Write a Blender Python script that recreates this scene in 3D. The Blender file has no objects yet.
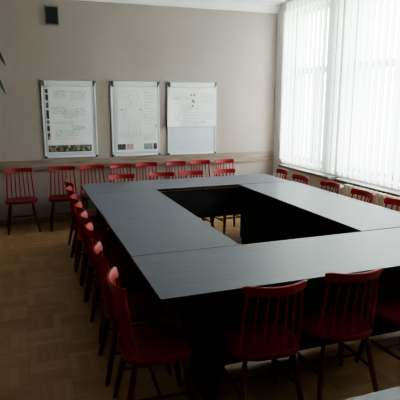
import bpy, bmesh, math, random
from mathutils import Vector, Matrix
random.seed(7)
PI = math.pi
C = bpy.context.scene.collection

# ------------------------------------------------------------------ materials
def new_mat(name):
    m = bpy.data.materials.new(name); m.use_nodes = True
    nt = m.node_tree; b = nt.nodes['Principled BSDF']
    return m, nt, b

def N(nt, t, **kw):
    n = nt.nodes.new(t)
    for k, v in kw.items(): setattr(n, k, v)
    return n

def math_n(nt, op, a, b=None, c=None):
    n = nt.nodes.new('ShaderNodeMath'); n.operation = op
    for i, v in enumerate((a, b, c)):
        if v is None: continue
        if isinstance(v, (int, float)): n.inputs[i].default_value = v
        else: nt.links.new(v, n.inputs[i])
    return n.outputs[0]

def ramp(nt, fac, stops):
    r = nt.nodes.new('ShaderNodeValToRGB')
    el = r.color_ramp.elements
    while len(el) < len(stops): el.new(0.5)
    for e, (p, c) in zip(el, stops):
        e.position = p; e.color = (*c, 1)
    nt.links.new(fac, r.inputs[0])
    return r.outputs[0]

def noise_mat(name, c1, c2, scale=(4, 4, 4), rough=0.5, spec=0.5, metal=0, bump=0, coat=0, detail=4, lo=.35, hi=.65):
    m, nt, b = new_mat(name)
    tc = N(nt, 'ShaderNodeTexCoord'); mp = N(nt, 'ShaderNodeMapping')
    mp.inputs['Scale'].default_value = scale
    nt.links.new(tc.outputs['Object'], mp.inputs[0])
    nz = N(nt, 'ShaderNodeTexNoise'); nz.inputs['Scale'].default_value = 1; nz.inputs['Detail'].default_value = detail
    nt.links.new(mp.outputs[0], nz.inputs['Vector'])
    nt.links.new(ramp(nt, nz.outputs[0], [(lo, c1), (hi, c2)]), b.inputs['Base Color'])
    b.inputs['Roughness'].default_value = rough
    b.inputs['Specular IOR Level'].default_value = spec
    b.inputs['Metallic'].default_value = metal
    b.inputs['Coat Weight'].default_value = coat
    if bump:
        bp = N(nt, 'ShaderNodeBump'); bp.inputs['Strength'].default_value = bump; bp.inputs['Distance'].default_value = .01
        nt.links.new(nz.outputs[0], bp.inputs['Height']); nt.links.new(bp.outputs[0], b.inputs['Normal'])
    return m

def parquet():
    m, nt, b = new_mat('oak_parquet')
    tc = N(nt, 'ShaderNodeTexCoord'); sp = N(nt, 'ShaderNodeSeparateXYZ')
    nt.links.new(tc.outputs['Object'], sp.inputs[0])
    cell = 0.25; ns = 4
    u = math_n(nt, 'DIVIDE', math_n(nt, 'ADD', sp.outputs[0], 50.07), cell)
    v = math_n(nt, 'DIVIDE', math_n(nt, 'ADD', sp.outputs[1], 50.11), cell)
    fu, fv = math_n(nt, 'FLOOR', u), math_n(nt, 'FLOOR', v)
    ru, rv = math_n(nt, 'FRACT', u), math_n(nt, 'FRACT', v)
    par = math_n(nt, 'MODULO', math_n(nt, 'ADD', fu, fv), 2.0)
    ipar = math_n(nt, 'SUBTRACT', 1.0, par)
    s = math_n(nt, 'MULTIPLY', math_n(nt, 'ADD', math_n(nt, 'MULTIPLY', par, ru), math_n(nt, 'MULTIPLY', ipar, rv)), float(ns))
    l = math_n(nt, 'ADD', math_n(nt, 'MULTIPLY', ipar, ru), math_n(nt, 'MULTIPLY', par, rv))
    cv = N(nt, 'ShaderNodeCombineXYZ')
    nt.links.new(fu, cv.inputs[0]); nt.links.new(fv, cv.inputs[1]); nt.links.new(math_n(nt, 'FLOOR', s), cv.inputs[2])
    wn = N(nt, 'ShaderNodeTexWhiteNoise'); nt.links.new(cv.outputs[0], wn.inputs['Vector'])
    # grain stretched along the strip
    gv = N(nt, 'ShaderNodeCombineXYZ')
    nt.links.new(math_n(nt, 'MULTIPLY', s, 9.0), gv.inputs[0]); nt.links.new(math_n(nt, 'MULTIPLY', l, 2.5), gv.inputs[1])
    nt.links.new(math_n(nt, 'MULTIPLY', wn.outputs['Value'], 60.0), gv.inputs[2])
    gn = N(nt, 'ShaderNodeTexNoise'); gn.inputs['Scale'].default_value = 1; gn.inputs['Detail'].default_value = 3
    nt.links.new(gv.outputs[0], gn.inputs['Vector'])
    big = N(nt, 'ShaderNodeTexNoise'); big.inputs['Scale'].default_value = 1.1; big.inputs['Detail'].default_value = 2
    nt.links.new(tc.outputs['Object'], big.inputs['Vector'])
    tone = math_n(nt, 'ADD', math_n(nt, 'MULTIPLY', wn.outputs['Value'], .30),
                  math_n(nt, 'ADD', math_n(nt, 'MULTIPLY', gn.outputs[0], .38), math_n(nt, 'MULTIPLY', big.outputs[0], .34)))
    col = ramp(nt, tone, [(.2, (.27, .155, .075)), (.5, (.38, .232, .118)), (.85, (.49, .315, .17))])
    fr = math_n(nt, 'FRACT', s)
    g1 = math_n(nt, 'LESS_THAN', fr, .035)
    g2 = math_n(nt, 'LESS_THAN', l, .01)
    gap = math_n(nt, 'MULTIPLY', math_n(nt, 'MAXIMUM', g1, g2), .5)
    mx = N(nt, 'ShaderNodeMix', data_type='RGBA')
    nt.links.new(gap, mx.inputs[0]); nt.links.new(col, mx.inputs[6]); mx.inputs[7].default_value = (.045, .028, .015, 1)
    nt.links.new(mx.outputs[2], b.inputs['Base Color'])
    b.inputs['Roughness'].default_value = .42
    nt.links.new(math_n(nt, 'ADD', math_n(nt, 'MULTIPLY', gn.outputs[0], .2), .36), b.inputs['Roughness'])
    b.inputs['Specular IOR Level'].default_value = .4
    return m

def table_mat():
    m, nt, b = new_mat('anthracite_laminate')
    tc = N(nt, 'ShaderNodeTexCoord'); mp = N(nt, 'ShaderNodeMapping')
    mp.inputs['Scale'].default_value = (3, 90, 1)
    nt.links.new(tc.outputs['Object'], mp.inputs[0])
    nz = N(nt, 'ShaderNodeTexNoise'); nz.inputs['Scale'].default_value = 1; nz.inputs['Detail'].default_value = 5
    nt.links.new(mp.outputs[0], nz.inputs['Vector'])
    nt.links.new(ramp(nt, nz.outputs[0], [(.3, (.092, .096, .132)), (.7, (.126, .131, .174))]), b.inputs['Base Color'])
    b.inputs['Roughness'].default_value = .46
    b.inputs['Specular IOR Level'].default_value = .55
    bp = N(nt, 'ShaderNodeBump'); bp.inputs['Strength'].default_value = .06; bp.inputs['Distance'].default_value = .002
    nt.links.new(nz.outputs[0], bp.inputs['Height']); nt.links.new(bp.outputs[0], b.inputs['Normal'])
    return m

def slat_mat():
    m = bpy.data.materials.new('sheer_blind_fabric'); m.use_nodes = True
    nt = m.node_tree; nt.nodes.clear()
    out = N(nt, 'ShaderNodeOutputMaterial')
    d = N(nt, 'ShaderNodeBsdfDiffuse'); t = N(nt, 'ShaderNodeBsdfTranslucent'); tr = N(nt, 'ShaderNodeBsdfTransparent')
    tc = N(nt, 'ShaderNodeTexCoord'); wv = N(nt, 'ShaderNodeTexNoise'); wv.inputs['Scale'].default_value = 3
    nt.links.new(tc.outputs['Object'], wv.inputs['Vector'])
    col = ramp(nt, wv.outputs[0], [(.3, (.78, .82, .795)), (.7, (.83, .865, .845))])
    nt.links.new(col, d.inputs[0]); nt.links.new(col, t.inputs[0]); tr.inputs[0].default_value = (.95, .97, .96, 1)
    m1 = N(nt, 'ShaderNodeMixShader'); m1.inputs[0].default_value = .62
    nt.links.new(d.outputs[0], m1.inputs[1]); nt.links.new(t.outputs[0], m1.inputs[2])
    m2 = N(nt, 'ShaderNodeMixShader'); m2.inputs[0].default_value = .004
    nt.links.new(m1.outputs[0], m2.inputs[1]); nt.links.new(tr.outputs[0], m2.inputs[2])
    nt.links.new(m2.outputs[0], out.inputs[0])
    return m

def glass_mat():
    m = bpy.data.materials.new('window_glass'); m.use_nodes = True
    nt = m.node_tree; nt.nodes.clear()
    out = N(nt, 'ShaderNodeOutputMaterial')
    g = N(nt, 'ShaderNodeBsdfGlossy'); g.inputs['Roughness'].default_value = .02
    tr = N(nt, 'ShaderNodeBsdfTransparent'); tr.inputs[0].default_value = (.95, .97, .96, 1)
    mx = N(nt, 'ShaderNodeMixShader'); mx.inputs[0].default_value = .06
    nt.links.new(tr.outputs[0], mx.inputs[1]); nt.links.new(g.outputs[0], mx.inputs[2]); nt.links.new(mx.outputs[0], out.inputs[0])
    return m

def collage_mat(name, cols, scale):
    m, nt, b = new_mat(name)
    tc = N(nt, 'ShaderNodeTexCoord')
    vo = N(nt, 'ShaderNodeTexVoronoi'); vo.inputs['Scale'].default_value = scale
    nt.links.new(tc.outputs['Object'], vo.inputs['Vector'])
    sp = N(nt, 'ShaderNodeSeparateColor'); nt.links.new(vo.outputs['Color'], sp.inputs[0])
    st = [(i / len(cols), c) for i, c in enumerate(cols)]
    nt.links.new(ramp(nt, sp.outputs[0], st), b.inputs['Base Color'])
    b.inputs['Roughness'].default_value = .3
    return m

M = dict(
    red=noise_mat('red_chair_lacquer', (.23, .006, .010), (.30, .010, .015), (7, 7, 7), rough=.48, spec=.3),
    redseat=noise_mat('darker_red_seat_lacquer', (.125, .004, .006), (.17, .006, .009), (7, 7, 7), rough=.5, spec=.3),  # seat colour: a darker red than the spindles and crest rail
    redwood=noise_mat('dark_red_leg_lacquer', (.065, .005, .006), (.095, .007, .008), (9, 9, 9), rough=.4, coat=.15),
    wall=noise_mat('taupe_wall_paint', (.36, .305, .28), (.39, .332, .305), (1.3, 1.3, 1.3), rough=.85, spec=.2),
    wallr=noise_mat('white_wall_paint', (.70, .69, .67), (.74, .73, .71), (1.5, 1.5, 1.5), rough=.85, spec=.2),
    white=noise_mat('ceiling_white', (.80, .80, .80), (.84, .84, .84), (2, 2, 2), rough=.8, spec=.2),
    rail=noise_mat('weathered_rail_wood', (.20, .145, .12), (.31, .245, .21), (3, 3, 30), rough=.7, detail=6, lo=.3, hi=.7),
    base=noise_mat('baseboard_wood', (.21, .14, .08), (.27, .18, .11), (4, 4, 30), rough=.5),
    floor=parquet(), table=table_mat(),
    black=noise_mat('black_laminate', (.010, .010, .011), (.016, .016, .018), (6, 6, 6), rough=.55, spec=.3),
    edge=noise_mat('black_edge_band', (.012, .012, .013), (.02, .02, .022), (6, 6, 6), rough=.5, spec=.3),
    slat=slat_mat(), glass=glass_mat(),
    frame=noise_mat('white_window_frame', (.74, .75, .74), (.80, .81, .80), (5, 5, 5), rough=.4),
    alu=noise_mat('white_aluminium', (.74, .75, .78), (.80, .81, .84), (8, 8, 8), rough=.35),
    board=noise_mat('enamel_whiteboard', (.56, .61, .70), (.60, .65, .73), (3, 3, 3), rough=.3),
    cap=noise_mat('dark_grey_plastic', (.06, .06, .07), (.09, .09, .10), (8, 8, 8), rough=.5),
    paper=noise_mat('flipchart_paper', (.84, .82, .84), (.90, .88, .90), (5, 5, 5), rough=.9, spec=.1),
    ink=noise_mat('grey_marker', (.38, .38, .42), (.47, .47, .51), (9, 9, 9), rough=.9),
    dink=noise_mat('black_marker', (.08, .08, .10), (.12, .12, .14), (9, 9, 9), rough=.9),
    rink=noise_mat('red_marker', (.45, .14, .15), (.55, .2, .2), (9, 9, 9), rough=.9),
    gink=noise_mat('green_marker', (.33, .50, .47), (.42, .58, .55), (9, 9, 9), rough=.9),
    coll1=collage_mat('garden_photo_print', [(.05, .07, .03), (.16, .20, .08), (.10, .04, .05), (.45, .42, .40), (.03, .03, .03), (.30, .25, .2)], 30),
    coll2=collage_mat('dark_photo_print', [(.05, .03, .05), (.18, .10, .14), (.10, .09, .12), (.03, .03, .04)], 60),
    coll3=collage_mat('red_photo_print', [(.55, .25, .30), (.60, .58, .60), (.30, .08, .12), (.62, .5, .55)], 60),
    coll4=collage_mat('grey_photo_print', [(.30, .34, .38), (.12, .14, .18), (.55, .58, .6), (.2, .3, .32)], 60),
    sill=noise_mat('grey_stone_sill', (.13, .12, .11), (.22, .20, .19), (25, 25, 25), rough=.4),
    rad=noise_mat('cream_radiator_enamel', (.80, .70, .56), (.86, .77, .62), (6, 6, 6), rough=.45),
    leaf=noise_mat('dark_green_leaf', (.012, .03, .010), (.03, .06, .02), (12, 12, 3), rough=.4),
    bark=noise_mat('plant_cane', (.16, .11, .07), (.26, .19, .12), (20, 20, 40), rough=.8),
    pot=noise_mat('terracotta_pot', (.33, .14, .08), (.42, .2, .12), (8, 8, 8), rough=.8),
    soil=noise_mat('potting_soil', (.02, .014, .01), (.05, .035, .025), (40, 40, 40), rough=1, bump=.5),
    vent=noise_mat('black_grille', (.012, .012, .014), (.022, .022, .024), (9, 9, 9), rough=.6),
    ventf=noise_mat('grey_grille_frame', (.16, .15, .15), (.21, .20, .20), (9, 9, 9), rough=.6),
)

# ------------------------------------------------------------------ mesh helpers
def add_box(bm, x0, x1, y0, y1, z0, z1, bev=0):
    r = bmesh.ops.create_cube(bm, size=1)
    vs = r['verts']
    for v in vs:
        v.co = Vector(((x0 + x1) / 2 + v.co.x * (x1 - x0), (y0 + y1) / 2 + v.co.y * (y1 - y0), (z0 + z1) / 2 + v.co.z * (z1 - z0)))
    if bev:
        es = list({e for v in vs for e in v.link_edges})
        bmesh.ops.bevel(bm, geom=es, offset=bev, segments=2, affect='EDGES', profile=.6)
    return bm

def add_tube(bm, pts, rads, seg=10, cap=True):
    pts = [Vector(p) for p in pts]; rings = []
    for i, p in enumerate(pts):
        d = (pts[min(i + 1, len(pts) - 1)] - pts[max(i - 1, 0)]).normalized()
        a = d.orthogonal().normalized() if i == 0 else (a - d * a.dot(d)).normalized()
        b = d.cross(a); r = rads[i] if hasattr(rads, '__len__') else rads
        rings.append([bm.verts.new(p + (a * math.cos(2 * PI * k / seg) + b * math.sin(2 * PI * k / seg)) * r) for k in range(seg)])
    for q in range(len(rings) - 1):
        for k in range(seg):
            bm.faces.new((rings[q][k], rings[q][(k + 1) % seg], rings[q + 1][(k + 1) % seg], rings[q + 1][k]))
    if cap:
        bm.faces.new(rings[0][::-1]); bm.faces.new(rings[-1])
    return bm

def link(name, bm, mat, parent=None, smooth=True, auto=35, loc=None):
    me = bpy.data.meshes.new(name)
    bmesh.ops.recalc_face_normals(bm, faces=bm.faces)
    bm.to_mesh(me); bm.free()
    for mm in (mat if isinstance(mat, (list, tuple)) else [mat]): me.materials.append(mm)
    if smooth:
        for p in me.polygons: p.use_smooth = True
        try: me.set_sharp_from_angle(angle=math.radians(auto))
        except Exception: pass
    o = bpy.data.objects.new(name, me); C.objects.link(o)
    if parent: o.parent = parent
    if loc: o.location = loc
    return o

def tag(o, label, cat, group=None, kind=None):
    o['label'] = label; o['category'] = cat
    if group: o['group'] = group
    if kind: o['kind'] = kind
    return o

def thing(name, label, cat, loc=(0, 0, 0), rz=0, group=None):
    o = bpy.data.objects.new(name, None); C.objects.link(o)
    o.empty_display_size = .1
    o.location = loc; o.rotation_euler = (0, 0, rz)
    return tag(o, label, cat, group)

def struct(name, bm, mat, parent=None, smooth=False):
    o = link(name, bm, mat, parent, smooth)
    if not parent: o['kind'] = 'structure'
    return o

def box(x0, x1, y0, y1, z0, z1, bev=0):
    return add_box(bmesh.new(), x0, x1, y0, y1, z0, z1, bev)

# ------------------------------------------------------------------ room shell
YB, XR, XL, YN, ZC = 7.08, 3.84, -3.3, -2.6, 3.16
struct('floor', box(XL - .2, XR + .45, YN - .2, YB + .2, -.1, 0), M['floor'])
struct('ceiling', box(XL - .2, XR + .45, YN - .2, YB + .2, ZC, ZC + .15), M['white'])
struct('wall_back', box(XL - .2, XR + .45, YB, YB + .2, 0, ZC), M['wall'])
struct('wall_left', box(XL - .2, XL, YN, YB, 0, ZC), M['wall'])
struct('wall_near', box(XL - .2, XR + .45, YN - .2, YN, 0, ZC), M['wall'])
WIN = [(5.62, 6.86), (3.62, 5.34), (1.30, 3.30)]
ZS, ZT = .80, 3.02
bm = bmesh.new(); WT = .38
add_box(bm, XR, XR + WT, YN, YB, 0, ZS); add_box(bm, XR, XR + WT, YN, YB, ZT, ZC)
ys = [YB] + [v for a, b in WIN for v in (b, a)] + [YN]
for i in range(0, len(ys), 2): add_box(bm, XR, XR + WT, ys[i + 1], ys[i], ZS, ZT)
struct('wall_right', bm, M['wallr'])
# cornice along back, right and left walls
def cove(bm, axis, at, a, b, sgn):
    prof = [(0, 0), (.012, 0), (.016, .03), (.035, .06), (.065, .085), (.10, .10), (.10, .13), (0, .13)]
    rings = []
    for e in (a, b):
        rings.append([bm.verts.new((at + sgn * p, e, 3.035 + q) if axis == 'x' else (e, at + sgn * p, 3.035 + q)) for p, q in prof])
    n = len(prof)
    for k in range(n): bm.faces.new((rings[0][k], rings[0][(k + 1) % n], rings[1][(k + 1) % n], rings[1][k]))
bm = bmesh.new(); cove(bm, 'y', YB, XL, XR, -1); struct('trim_1', bm, M['white'])
bm = bmesh.new(); cove(bm, 'x', XL, YN, YB, 1); struct('trim_2', bm, M['white'])
# wooden protective rail on the back wall
struct('trim_3', box(XL, XR - .02, YB - .022, YB, .745, .905, .003), M['rail'])
struct('baseboard_back', box(XL, XR, YB - .02, YB, 0, .09, .004), M['base'])
struct('baseboard_left', box(XL, XL + .02, YN, YB - .02, 0, .09, .004), M['base'])
struct('baseboard_right', box(XR - .02, XR, YN, YB - .02, 0, .09, .004), M['base'])

# windows
for n, (a, b) in enumerate(WIN):
    X = XR + .2; bm = bmesh.new(); f = .06
    add_box(bm, X, X + .07, a, a + f, ZS, ZT); add_box(bm, X, X + .07, b - f, b, ZS, ZT)
    add_box(bm, X, X + .07, a, b, ZS, ZS + f); add_box(bm, X, X + .07, a, b, ZT - f, ZT)
    add_box(bm, X, X + .07, a, b, 2.1, 2.19)
    mid = (a + b) / 2; add_box(bm, X, X + .07, mid - .05, mid + .05, ZS, 2.1)
    w = struct('window_%d' % (n + 1), bm, M['frame'])
    bm = bmesh.new()
    add_box(bm, X + .03, X + .036, a + f, b - f, ZS + f, ZT - f)
    link('pane', bm, M['glass'], w, smooth=False)
    bm = bmesh.new(); add_box(bm, X - .012, X, mid - .012, mid + .012, 1.35, 1.40); add_box(bm, X - .035, X - .012, mid - .01, mid + .01, 1.27, 1.39, .004)
    link('window_handle', bm, M['frame'], w)

# window sills
for k, (a, b, lab) in enumerate([(5.30, 6.62, 'grey stone sill under the far window near the room corner'),
                                 (3.30, 5.16, 'grey stone sill above the cream radiator'),
                                 (1.1, 3.2, 'grey stone sill of the window nearest the camera')]):
    o = struct('trim_%d' % (k + 4), box(3.685, XR + .2, a, b, .705, .742, .006), M['sill'])

# vertical blinds
def blind(label, a, b, zb, zt, X=3.735):
    t = thing('vertical_blind', label, 'blind', (X, (a + b) / 2, zb), 0, 'vertical blinds on the window wall')
    o = (X, (a + b) / 2, zb)
    bm = bmesh.new(); hh = zt - zb
    L = b - a; n = int(L / .108); st = (L - .12) / (n - 1)
    for i in range(n):
        y = -L / 2 + .06 + i * st
        th = math.radians(13) + random.uniform(-.07, .07)
        prev = None
        for q in range(5):
            s = -.0635 + .127 * q / 4; bow = .006 * (1 - (s / .0635) ** 2)
            dx = s * math.sin(th) + bow * math.cos(th); dy = s * math.cos(th) - bow * math.sin(th)
            cur = (bm.verts.new((dx, y + dy, .012)), bm.verts.new((dx, y + dy, hh - .03)))
            if prev: bm.faces.new((prev[0], cur[0], cur[1], prev[1]))
            prev = cur
    link('blind_slats', bm, M['slat'], t)
    link('head_rail', box(-.02, .02, -L / 2, L / 2, hh - .025, hh + .012, .004), M['alu'], t)
    bm = bmesh.new()
    add_tube(bm, [(-.012, -L / 2 + .06 + i * st / 3, .016 - .006 * math.sin(PI * ((i % 3) / 3))) for i in range(3 * (n - 1) + 1)], .0015, 5)
    link('bottom_chain', bm, M['alu'], t)
    bm = bmesh.new(); add_tube(bm, [(-.03, L / 2 + .0, hh - .02), (-.03, L / 2 + .0, .3), (-.02, L / 2 + .0, .27), (-.01, L / 2 + .0, .3), (-.01, L / 2 + .0, hh - .02)], .002, 5)
    link('pull_cord', bm, M['alu'], t)
    return t
blind('white vertical slat blind on the far window, next to the room corner', 5.225, 6.64, .77, 3.13)
blind('white vertical slat blind on the wide window above the cream radiator', 3.30, 5.185, .77, 3.13)
blind('white vertical slat blind of the window outside the picture on the right', 1.1, 3.2, .77, 3.13)

# radiator
t = thing('radiator', 'cream ribbed radiator under the wide window behind the red chairs', 'radiator', (3.70, 4.25, .05))
bm = bmesh.new(); n = 18
for i in range(n):
    y = -.62 + i * .073
    for dx in (-.04, .04):
        add_tube(bm, [(dx, y, .14), (dx, y, .20), (dx, y, .60), (dx, y, .64)], [.020, .027, .027, .020], 8)
    for z in (.14, .635): add_box(bm, -.065, .065, y - .026, y + .026, z - .03, z + .03, .012)
link('radiator_sections', bm, M['rad'], t)
bm = bmesh.new()
add_tube(bm, [(0, .62, .62), (0, .78, .62), (.03, .82, .60), (.03, .82, -.05)], .012, 8)
add_tube(bm, [(0, .62, .15), (0, .74, .15), (.03, .76, .13), (.03, .76, -.05)], .012, 8)
link('heating_pipes', bm, M['rad'], t)
bm = bmesh.new(); add_tube(bm, [(0, .70, .62), (-.05, .70, .62), (-.09, .70, .62)], [.014, .022, .022], 12)
link('thermostat_valve', bm, M['frame'], t)
for y in (-.5, .5): link('radiator_foot', box(-.012, .012, y - .012, y + .012, -.05, .13), M['rad'], t)

# ventilation grille
t = thing('ventilation_grille', 'small black ventilation grille high on the taupe back wall', 'vent', (.46, YB, 2.82))
bm = bmesh.new(); a, c = .09, .122
add_box(bm, -a, a, -.016, 0, -c, -c + .016); add_box(bm, -a, a, -.016, 0, c - .016, c)
add_box(bm, -a, -a + .014, -.016, 0, -c, c); add_box(bm, a - .014, a, -.016, 0, -c, c)
link('grille_frame', bm, M['ventf'], t, smooth=False)
bm = bmesh.new(); add_box(bm, -a + .014, a - .014, -.004, -.001, -c + .016, c - .016)
link('backing', bm, M['vent'], t, smooth=False)
bm = bmesh.new()
for i in range(8):
    z = -c + .03 + i * .026
    v = [bm.verts.new(p) for p in ((-a + .014, -.014, z - .006), (a - .014, -.014, z - .006), (a - .014, -.005, z + .008), (-a + .014, -.005, z + .008))]
    bm.faces.new(v)
link('louvres', bm, M['vent'], t, smooth=False)

# ------------------------------------------------------------------ wall boards
def ribbon(bm, pts, w, y=0):
    P = [Vector((p[0], p[1])) for p in pts]; prev = None
    for i, p in enumerate(P):
        d = P[min(i + 1, len(P) - 1)] - P[max(i - 1, 0)]
        if d.length < 1e-6: d = Vector((1, 0))
        d.normalize(); nrm = Vector((-d.y, d.x)) * w * .75
        cur = (bm.verts.new((p.x + nrm.x, y, p.y + nrm.y)), bm.verts.new((p.x - nrm.x, y, p.y - nrm.y)))
        if prev: bm.faces.new((prev[0], cur[0], cur[1], prev[1]))
        prev = cur

def scrawl(bm, x0, x1, z, h=.012, w=.004, y=0):
    x = x0; pts = []
    while x < x1:
        if random.random() < .16 and len(pts) > 3:
            ribbon(bm, pts, w, y); pts = []; x += .012
        pts.append((x, z + random.uniform(-h, h) * .6)); x += random.uniform(.004, .009)
    if len(pts) > 1: ribbon(bm, pts, w, y)

def arc(cx, cz, rx, rz, a0, a1, n=16):
    return [(cx + rx * math.cos(a0 + (a1 - a0) * i / n), cz + rz * math.sin(a0 + (a1 - a0) * i / n)) for i in range(n + 1)]

def board(x0, x1, z0, z1, label):
    cx = (x0 + x1) / 2; w = (x1 - x0) / 2; h = z1 - z0
    t = thing('flipchart_board', label, 'whiteboard', (cx, YB, z0), 0, 'three flipchart boards mounted on the back wall')
    link('board_surface', box(-w + .012, w - .012, -.016, -.004, .012, h - .02), M['board'], t, smooth=False)
    bm = bmesh.new(); f = .022
    add_box(bm, -w, -w + f, -.026, 0, 0, h, .005); add_box(bm, w - f, w, -.026, 0, 0, h, .005)
    add_box(bm, -w + f, w - f, -.026, 0, 0, f, .005); add_box(bm, -w + f, w - f, -.026, 0, h - f, h, .005)
    link('board_frame', bm, M['alu'], t)
    bm = bmesh.new()
    pr = [(-.02, h - .075), (-.05, h - .070), (-.062, h - .045), (-.058, h - .01), (-.035, h + .004), (-.012, h + .002)]
    R = [[bm.verts.new((x, p, q)) for p, q in pr] for x in (-w + .045, w - .045)]
    for k in range(len(pr)): bm.faces.new((R[0][k], R[0][(k + 1) % len(pr)], R[1][(k + 1) % len(pr)], R[1][k]))
    bm.faces.new(R[0]); bm.faces.new(R[1][::-1])
    link('clamp_bar', bm, M['alu'], t)
    for s in (-1, 1):
        bm = bmesh.new()
        v = [(s * (w + .006), h + .008), (s * (w - .04), h + .004), (s * (w - .052), h - .05), (s * (w - .030), h - .075), (s * (w - .006), h - .03)]
        F = [[bm.verts.new((x, y, z)) for x, z in v] for y in (-.05, -.02)]
        for k in range(5): bm.faces.new((F[0][k], F[0][(k + 1) % 5], F[1][(k + 1) % 5], F[1][k]))
        bm.faces.new(F[0]); bm.faces.new(F[1][::-1])
        link('clamp_end', bm, M['cap'], t, smooth=False)
        link('corner_cap', box(min(s * w, s * (w - .03)) - .003, max(s * w, s * (w - .03)) + .003, -.031, 0, -.003, .027, .004), M['cap'], t)
    return t

def sheet(x0, x1, z0, z1, label, name='paper_sheet', curl=0, d=.030, flat=False):
    cx = (x0 + x1) / 2; w = (x1 - x0) / 2; h = z1 - z0
    t = thing(name, label, 'poster' if flat else 'paper', (cx, YB - d, z0), 0, None)
    bm = bmesh.new(); nx, nz = 16, 14; g = []
    for j in range(nz + 1):
        row = []
        for i in range(nx + 1):
            u = i / nx; v = j / nz
            y = 0 if flat else .004 * math.sin(u * 7 + v * 3) * (1 - v) - .003 * (1 - v)
            x = -w + 2 * w * u
            if curl:
                q = max(0, .22 - u) / .22 * (1 - v)
                y -= curl * q; x -= curl * .7 * q
            row.append(bm.verts.new((x, y, h * v)))
        g.append(row)
    for j in range(nz):
        for i in range(nx): bm.faces.new((g[j][i], g[j][i + 1], g[j + 1][i + 1], g[j + 1][i]))
    link('paper', bm, M['paper'], t)
    return t, w, h

BZ0, BZ1 = .925, 1.975
board(.262, .99, BZ0, BZ1, 'white wall flipchart board with garden photo poster and green-marked sheet, leftmost of three')
board(1.198, 1.915, BZ0 - .01, BZ1, 'white wall flipchart board with a body outline drawing, middle of three')
board(2.035, 2.815, BZ0 - .02, BZ1, 'white wall flipchart board with bare lower half, rightmost of three')
# left board: poster below, paper above
t, w, h = sheet(.305, .925, .995, 1.90, 'photo poster with a strip of garden pictures below the green-marked paper', 'photo_poster', d=.0225, flat=True)
x0 = -w
link('photo_strip', box(-w + .01, w - .02, -.003, -.001, .010, .105), M['coll1'], t, smooth=False)
for k, (z, hh) in enumerate([(.18, .10), (.30, .08), (.40, .05), (.47, .12), (.62, .07), (.72, .08), (.82, .05)]):
    link('photo', box(-w + .008, -w + .042, -.003, -.001, z, z + hh), M['coll2'] if k % 2 else M['coll1'], t, smooth=False)
t, w, h = sheet(.355, .905, 1.112, 1.915, 'white flipchart paper with faint green marker notes on the leftmost board')
bm = bmesh.new(); yy = -.011
for cx_, cz_, sx, sz in [(-.12, .68, .10, .05), (.13, .67, .12, .06), (-.13, .47, .12, .05), (.02, .42, .12, .06), (.16, .45, .09, .05), (-.05, .16, .17, .05), (.1, .23, .1, .03)]:
    bm = bmesh.new()
    for q in range(5): scrawl(bm, cx_ - sx + random.uniform(0, .03), cx_ + sx - random.uniform(0, .05), cz_ + (q - 2) * sz / 2.4, .008, .005, yy)
    link('green_note', bm, M['gink'], t, smooth=False)
bm = bmesh.new()
for z in (.74, .72, .31, .29, .08): scrawl(bm, -.22, random.uniform(-.05, .2), z, .006, .003, yy)
link('grey_notes', bm, M['ink'], t, smooth=False)
# middle board
t, w, h = sheet(1.25, 1.885, .975, 1.90, 'photo poster showing small pictures below the body outline drawing', 'photo_poster', d=.0225, flat=True)
for x, ww, mt in ((-.29, .12, 'coll2'), (-.155, .10, 'coll3'), (.10, .13, 'coll4'), (.245, .055, 'coll2')):
    link('photo', box(x, x + ww, -.003, -.001, .025 + .01 * random.random(), .115), M[mt], t, smooth=False)
t, w, h = sheet(1.283, 1.875, 1.105, 1.93, 'white flipchart paper with body outline drawing and notes on the middle board')
bm = bmesh.new()
hd = arc(-.05, .66, .075, .085, -1.2, 4.34, 20)
body = [(-.08, .58), (-.09, .54), (-.16, .50), (-.20, .36), (-.17, .33), (-.13, .44), (-.12, .32), (-.14, .12), (-.08, .10), (-.05, .28), (-.01, .10), (.05, .12), (.02, .32), (.03, .44), (.08, .33), (.11, .36), (.06, .50), (-.01, .54), (-.02, .58)]
ribbon(bm, hd, .0028, yy); ribbon(bm, body, .0028, yy)
for q in range(11): scrawl(bm, .10, .10 + random.uniform(.1, .17), .72 - q * .045, .008, .004, yy)
for q in range(4): scrawl(bm, .08, .27, .13 - q * .028, .008, .005, yy)
for q in range(4): scrawl(bm, -.27, -.13, .73 - q * .03, .006, .003, yy)
for q in range(12): ribbon(bm, [(-.24 + q * .027, .13 + random.uniform(0, .03)), (-.235 + q * .027, .07)], .003, yy)
link('grey_drawing', bm, M['ink'], t, smooth=False)
bm = bmesh.new(); scrawl(bm, -.26, -.16, .475, .006, .006, yy)
link('red_note', bm, M['rink'], t, smooth=False)
bm = bmesh.new(); scrawl(bm, .02, .07, .475, .008, .006, yy); scrawl(bm, -.09, -.07, .68, .006, .006, yy); scrawl(bm, -.02, -.0, .68, .006, .006, yy)
ribbon(bm, [(.27, .26), (.275, .22)], .008, yy); link('black_note', bm, M['dink'], t, smooth=False)
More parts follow.
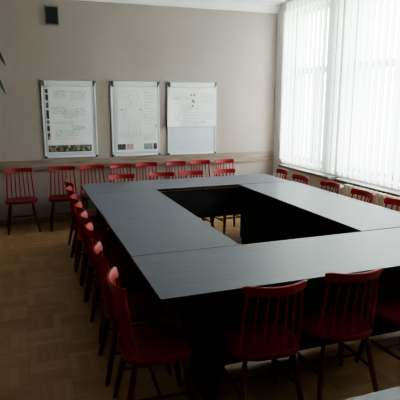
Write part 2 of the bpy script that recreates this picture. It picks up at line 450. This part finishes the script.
# right board
t, w, h = sheet(2.05, 2.805, 1.328, 1.92, 'white flipchart paper covering the upper half of the rightmost board, left edge curling', curl=.05)
bm = bmesh.new(); yy = -.011
for q in range(3): scrawl(bm, -.34, -.12 + q * .03, .47 - q * .03, .008, .004, yy)
for q in range(4): scrawl(bm, .13, .34, .48 - q * .035, .008, .004, yy)
for q in range(4): scrawl(bm, .16, .36, .20 - q * .03, .006, .003, yy)
ribbon(bm, [(-.3, .05), (-.24, .12), (-.2, .22), (-.17, .30)], .004, yy)
ribbon(bm, arc(.0, .2, .12, .08, .5, 3.3), .003, yy)
for q in range(5): scrawl(bm, -.15, .12, .3 - q * .045, .01, .0025, yy)
link('grey_notes', bm, M['ink'], t, smooth=False)
for x, z in ((-.02, .46), (.03, .46), (.0, .38), (.02, .36), (.0, .30)):
    bm = bmesh.new(); ribbon(bm, arc(x, z, .008, .012, 0, 4.5, 8), .011, yy); link('black_mark', bm, M['dink'], t, smooth=False)
for a_, b_, z in ((-.1, -.06, .41), (.02, .09, .055), (.14, .22, .06)):
    bm = bmesh.new(); scrawl(bm, a_, b_, z, .010, .006, yy); link('black_note', bm, M['dink'], t, smooth=False)
bm = bmesh.new(); scrawl(bm, -.30, -.2, .41, .004, .005, yy)
link('red_note', bm, M['rink'], t, smooth=False)

# ------------------------------------------------------------------ tables
TH = .75
def table(label, x0, x1, y0, y1, build, top_rot=None):
    cx, cy = (x0 + x1) / 2, (y0 + y1) / 2; a, b = (x1 - x0) / 2, (y1 - y0) / 2
    t = thing('conference_table', label, 'table', (cx, cy, 0), 0, 'four dark tables forming a hollow rectangle')
    bm = box(-a, a, -b, b, TH - .025, TH, .002)
    bm.normal_update()
    o = link('tabletop', bm, [M['table'], M['edge']], t, smooth=False)
    for p in o.data.polygons:
        if p.normal.z < .5: p.material_index = 1
    if top_rot:                     # turn the grain to run along the table
        pass
    build(t, a, b)
    return t
def panel(t, name, *d): return link(name, box(*d, .002), M['black'], t, smooth=False)
zt = TH - .026
def b_near(t, a, b):
    panel(t, 'modesty_panel', -a + .345, a - .345, b - .26, b - .24, .03, zt)
    for x in (-a + .325, a - .325): panel(t, 'leg_panel', x - .02, x + .02, -b + .09, b - .24, 0, zt)
def b_side(inner):
    def f(t, a, b):
        s = inner
        panel(t, 'modesty_panel', *sorted((s * (a - .04), s * (a - .06))), -b + .05, b - .05, .07, zt)
        for y in (-b + .035, b - .035): panel(t, 'leg_panel', *sorted((s * (a - .04), s * (a - .40))), y - .013, y + .013, 0, zt)
        panel(t, 'leg_panel', *sorted((s * (a - .04), s * (a - .35))), -.013, .013, 0, zt)
    return f
def b_far(t, a, b):
    panel(t, 'modesty_panel', -a + .1, a - .1, -b + .05, -b + .07, .37, zt - .018)
    for x in (-a + .5, a - .48): panel(t, 'leg_panel', x - .013, x + .013, -b + .08, b - .30, 0, zt)
    bm = bmesh.new()
    for x in (-a + .3, -.55, .1, a - .5): add_box(bm, x - .01, x + .01, -b + .045, -b + .075, zt - .02, zt)
    link('panel_bracket', bm, M['black'], t, smooth=False)
table('long dark grey table nearest the camera, running behind three foreground chairs', .585, 3.125, 2.19, 2.905, b_near)
table('long dark grey table along the left side beside the row of red chairs', .59, 1.34, 2.909, 5.132, b_side(1))
table('long dark grey table along the right side nearest the window wall', 2.345, 3.075, 2.925, 5.12, b_side(-1)).rotation_euler.z = .012
table('long dark grey table at the far side below the flipchart boards', .59, 3.02, 5.134, 5.78, b_far)
def b_front(t, a, b):
    panel(t, 'modesty_panel', -a + .1, a - .1, b - .3, b - .28, .3, zt)
    for x in (-a + .08, a - .08): panel(t, 'leg_panel', x - .013, x + .013, -b + .05, b - .05, 0, zt)
o = table('separate grey table whose corner shows at the bottom right edge', .60, 2.2, .45, 1.19, b_front)
del o['group']

# ------------------------------------------------------------------ chairs
def make_chair():
    t = thing('spindle_chair', '', 'chair')
    ZS_, ZTOP = .425, .815
    # seat: rounded D outline, gently dished
    bm = bmesh.new(); n = 40
    def outline(s):
        pts = []
        for k in range(n):
            a = 2 * PI * k / n; c, d = math.cos(a), math.sin(a)
            e = .62
            x = .204 * math.copysign(abs(c) ** e, c); y = .188 * math.copysign(abs(d) ** e, d)
            x *= 1 + .05 * (y / .188)
            pts.append((x * s, y * s))
        return pts
    rings = []
    for s, z in ((.90, ZS_ - .036), (.98, ZS_ - .030), (1.0, ZS_ - .014), (.985, ZS_ - .002), (.95, ZS_), (.6, ZS_ - .006), (.25, ZS_ - .009)):
        rings.append([bm.verts.new((x, y, z)) for x, y in outline(s)])
    for q in range(len(rings) - 1):
        for k in range(n): bm.faces.new((rings[q][k], rings[q][(k + 1) % n], rings[q + 1][(k + 1) % n], rings[q + 1][k]))
    bm.faces.new(rings[0][::-1]); bm.faces.new(rings[-1])
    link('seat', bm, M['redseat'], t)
    # legs
    tops = {}; feet = {}
    for sx in (-1, 1):
        for sy in (-1, 1):
            T = Vector((sx * .135, sy * .125, ZS_ - .03)); F = Vector((sx * .195, sy * (.195 if sy > 0 else .205), 0))
            tops[sx, sy] = T; feet[sx, sy] = F
            bm = bmesh.new(); P = [T.lerp(F, q) for q in (0, .25, .55, .8, 1)]
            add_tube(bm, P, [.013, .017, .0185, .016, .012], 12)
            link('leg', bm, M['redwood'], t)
    def on(k, z): T, F = tops[k], feet[k]; return T.lerp(F, 1 - z / T.z)
    for sx in (-1, 1):
        bm = bmesh.new(); A, B = on((sx, -1), .19), on((sx, 1), .19)
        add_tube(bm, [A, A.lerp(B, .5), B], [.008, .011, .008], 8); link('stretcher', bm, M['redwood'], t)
    A = (on((-1, -1), .19) + on((-1, 1), .19)) / 2; B = (on((1, -1), .19) + on((1, 1), .19)) / 2
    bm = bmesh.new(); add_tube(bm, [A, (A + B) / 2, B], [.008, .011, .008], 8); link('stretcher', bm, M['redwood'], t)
    # crest rail, bowed and leaning back
    def crest(u, v):   # u -1..1 across, v 0..1 up
        half = .168 + .012 * v
        x = half * u
        y = -.220 - .014 * v + .058 * u * u
        z = ZTOP - .054 + .054 * v * (1 - .12 * max(0, (abs(u) - .72) / .28) ** 2) + .007 * u * u * v
        return Vector((x, y, z))
    bm = bmesh.new(); nu = 18; R = []
    for i in range(nu + 1):
        u = -1 + 2 * i / nu; taper = 1 if abs(u) < .99 else .6
        ring = []
        for v, o in ((0, -.007), (.5, -.011), (.92, -.009), (1, -.003), (1, .004), (.92, .009), (.5, .010), (0, .007)):
            p = crest(u, .5 + (v - .5) * (1 if abs(u) < .95 else .82)); p.y += o * taper; ring.append(bm.verts.new(p))
        R.append(ring)
    m = len(R[0])
    for i in range(nu):
        for k in range(m): bm.faces.new((R[i][k], R[i][(k + 1) % m], R[i + 1][(k + 1) % m], R[i + 1][k]))
    bm.faces.new(R[0]); bm.faces.new(R[-1][::-1])
    link('crest_rail', bm, M['red'], t)
    for k in range(7):
        u = -1 + 2 * k / 6
        B_ = Vector((.172 * u, -.166 + .045 * u * u, ZS_ - .006)); T_ = crest(u * .90, .1)
        bm = bmesh.new(); r = .0085 if k in (0, 6) else .0065
        add_tube(bm, [B_, B_.lerp(T_, .35), B_.lerp(T_, .7), T_], [r, r * 1.15, r, r * .85], 8)
        link('spindle', bm, M['red'], t)
    return t
proto = make_chair(); used = [False]
def chair(x, y, rz, label, group):
    if not used[0]: r = proto; used[0] = True
    else:
        r = proto.copy(); C.objects.link(r)
        for ch in proto.children:
            c = ch.copy(); C.objects.link(c); c.parent = r
    r.location = (x, y, 0); r.rotation_euler = (0, 0, rz)
    tag(r, label, 'chair', group)
    return r
R = math.radians
# rz=0 faces +Y ; against the back wall they face the camera (rz=180)
G = 'red chairs lined up against the back wall'
wall_x = [
 (-.62, 'red spindle chair against the back wall, mostly cut off by the left picture edge'),
 (-.085, 'red spindle chair against the back wall left of every board, standing fully clear'),
 (.465, 'red spindle chair against the back wall directly below the leftmost board'),
 (.885, 'red spindle chair against the back wall just beyond the left far corner of the tables'),
 (1.285, 'red spindle chair against the back wall below the left half of the middle board'),
 (1.665, 'red spindle chair against the back wall below the right half of the middle board'),
 (2.115, 'red spindle chair against the back wall below the left half of the rightmost board'),
 (2.505, 'red spindle chair against the back wall below the right half of the rightmost board'),
 (2.91, 'red spindle chair at the right end of the row against the back wall')]
for k, (x, l) in enumerate(wall_x): chair(x, 6.745 + (.02 if k % 2 else 0), PI + R([4, 3, -2, 2, 0, -1, 1, -1, 2][k]), l, G).scale.x = .91 if k > 3 else 1
G = 'red chairs tucked under the far side of the table'
for k, (x, l) in enumerate([
 (1.11, 'red spindle chair tucked into the far table, first from the left'),
 (1.61, 'red spindle chair tucked into the far table, second from the left'),
 (2.02, 'red spindle chair tucked into the far table, third from the left'),
 (2.49, 'red spindle chair tucked into the far table, last on the right')]):
    chair(x, 5.735, PI + R([2, -3, 2, 4][k]), l, G).scale.x = .93
G = 'red chairs tucked along the left side of the table'
left = [(2.385, 'red spindle chair on the left side, nearest the camera, seat under the table corner'),
 (2.91, 'red spindle chair on the left side, second from the camera'),
 (3.47, 'red spindle chair on the left side, third from the camera'),
 (3.88, 'red spindle chair on the left side, fourth from the camera'),
 (4.27, 'red spindle chair on the left side, fifth from the camera'),
 (4.67, 'red spindle chair on the left side, sixth from the camera'),
 (5.15, 'red spindle chair on the left side, seventh from the camera'),
 (5.66, 'red spindle chair on the left side, farthest, beside the left far table corner')]
for k, (y, l) in enumerate(left): chair([.595, .59, .615, .62, .62, .615, .615, .64][k], y, -PI / 2 + R([-3, -2, 2, 0, -1, 1, 0, 3][k]), l, G).scale.x = [1, 1, .95, .91, .91, .95, 1, 1][k]
G = 'red chairs tucked along the window side of the table'
for k, (x, y, a, l) in enumerate([
 (2.985, 5.60, -8, 'red spindle chair on the window side, farthest, at the right far table corner'),
 (2.95, 5.06, 0, 'red spindle chair on the window side, second from the far corner'),
 (3.01, 4.53, 0, 'red spindle chair on the window side just left of the radiator'),
 (3.005, 3.98, -2, 'red spindle chair on the window side in front of the radiator'),
 (3.01, 3.45, 3, 'red spindle chair on the window side cut off by the right picture edge')]):
    chair(x, y, PI / 2 + R(a), l, G)
G = 'red chairs in the foreground along the near table edge'
for k, (x, y, a, l) in enumerate([
 (1.16, 2.225, -4, 'red spindle chair in the foreground, leftmost of three with backs to the camera'),
 (1.66, 2.25, -4, 'red spindle chair in the foreground, middle of the three with backs to the camera'),
 (2.20, 2.25, 3, 'red spindle chair in the foreground, rightmost, cut off by the right edge')]):
    chair(x, y, R(a), l, G)

# ------------------------------------------------------------------ plant at the left edge
t = thing('potted_plant', 'tall potted plant whose dark leaf tips enter at the left picture edge', 'plant', (-.50, 4.0, 0))
bm = bmesh.new()
for q, (r, z) in enumerate([(.0, 0), (.13, 0), (.17, .30), (.18, .30), (.18, .33), (.155, .33), (.15, .29), (0, .29)]): pass
prof = [(.001, 0), (.13, 0), (.165, .28), (.182, .28), (.182, .33), (.158, .33), (.152, .26)]
rg = [[bm.verts.new((r * math.cos(2 * PI * k / 28), r * math.sin(2 * PI * k / 28), z)) for k in range(28)] for r, z in prof]
for q in range(len(rg) - 1):
    for k in range(28): bm.faces.new((rg[q][k], rg[q][(k + 1) % 28], rg[q + 1][(k + 1) % 28], rg[q + 1][k]))
link('pot', bm, M['pot'], t)
bm = bmesh.new(); bmesh.ops.create_circle(bm, cap_ends=True, segments=28, radius=.154, matrix=Matrix.Translation((0, 0, .28)))
link('soil', bm, M['soil'], t)
bm = bmesh.new(); add_tube(bm, [(0, 0, .26), (.02, .01, .8), (-.01, .02, 1.4), (.0, 0, 2.26)], [.022, .02, .017, .012], 10)
link('stem', bm, M['bark'], t)
def leaf(z, az, L, droop, wdt=.032):
    bm = bmesh.new(); n = 12; prev = None
    d = Vector((math.cos(az), math.sin(az), 0)); s = Vector((-math.sin(az), math.cos(az), 0))
    for i in range(n + 1):
        u = i / n; p = d * (L * (u - .12 * u * u)) + Vector((0, 0, z + L * .45 * u - droop * u * u))
        w = wdt * (math.sin(PI * min(1, u * .82 + .08)) ** .7) * (1 - u ** 8) + .001
        cur = (bm.verts.new(p - s * w), bm.verts.new(p - Vector((0, 0, .008))), bm.verts.new(p + s * w))
        if prev:
            bm.faces.new((prev[0], cur[0], cur[1], prev[1])); bm.faces.new((prev[1], cur[1], cur[2], prev[2]))
        prev = cur
    link('leaf', bm, M['leaf'], t)
leaf(2.23, R(-40), .62, .56, .055)
leaf(2.05, R(-40), .60, .56, .055)
for k in range(22):
    az = R(60 + (k * 137.5) % 245); leaf(1.45 + .62 * k / 22, az, random.uniform(.4, .5), random.uniform(.3, .5))
leaf(2.22, R(150), .3, .05); leaf(2.24, R(230), .3, .05)

# ------------------------------------------------------------------ light
wd = bpy.data.worlds.new('overcast_sky'); bpy.context.scene.world = wd; wd.use_nodes = True
nt = wd.node_tree; bg = nt.nodes['Background']
tc = N(nt, 'ShaderNodeTexCoord'); sp = N(nt, 'ShaderNodeSeparateXYZ'); nt.links.new(tc.outputs['Generated'], sp.inputs[0])
nt.links.new(ramp(nt, math_n(nt, 'ADD', math_n(nt, 'MULTIPLY', sp.outputs[2], .5), .5),
     [(.42, (.50, .54, .48)), (.50, (.66, .70, .66)), (.56, (.94, .96, .96)), (1.0, (.95, .96, 1.0))]), bg.inputs[0])
bg.inputs[1].default_value = 14.0
for n, (a, b) in enumerate(WIN):
    l = bpy.data.lights.new('window_portal', 'AREA'); l.shape = 'RECTANGLE'
    l.size = ZT - ZS; l.size_y = b - a; l.cycles.is_portal = True
    o = bpy.data.objects.new('window_portal', l); C.objects.link(o)
    o.location = (XR + WT + .02, (a + b) / 2, (ZS + ZT) / 2); o.rotation_euler = (0, PI / 2, 0)

# ------------------------------------------------------------------ camera
cam = bpy.data.cameras.new('camera'); co = bpy.data.objects.new('camera', cam); C.objects.link(co)
cam.sensor_width = 36; cam.sensor_fit = 'HORIZONTAL'; cam.lens = 36 * 485 / 400
cam.clip_start = .05
co.location = (0, 0, 1.72)
co.rotation_euler = (PI / 2 - math.atan(100 / 485), 0, -R(19.87))
sc = bpy.context.scene; sc.camera = co
sc.view_settings.view_transform = 'AgX'
sc.view_settings.look = 'AgX - Medium High Contrast'
sc.view_settings.exposure = .68
sc.cycles.use_denoising = True
sc.cycles.max_bounces = 10; sc.cycles.diffuse_bounces = 6; sc.cycles.transparent_max_bounces = 16
sc.cycles.sample_clamp_indirect = 6
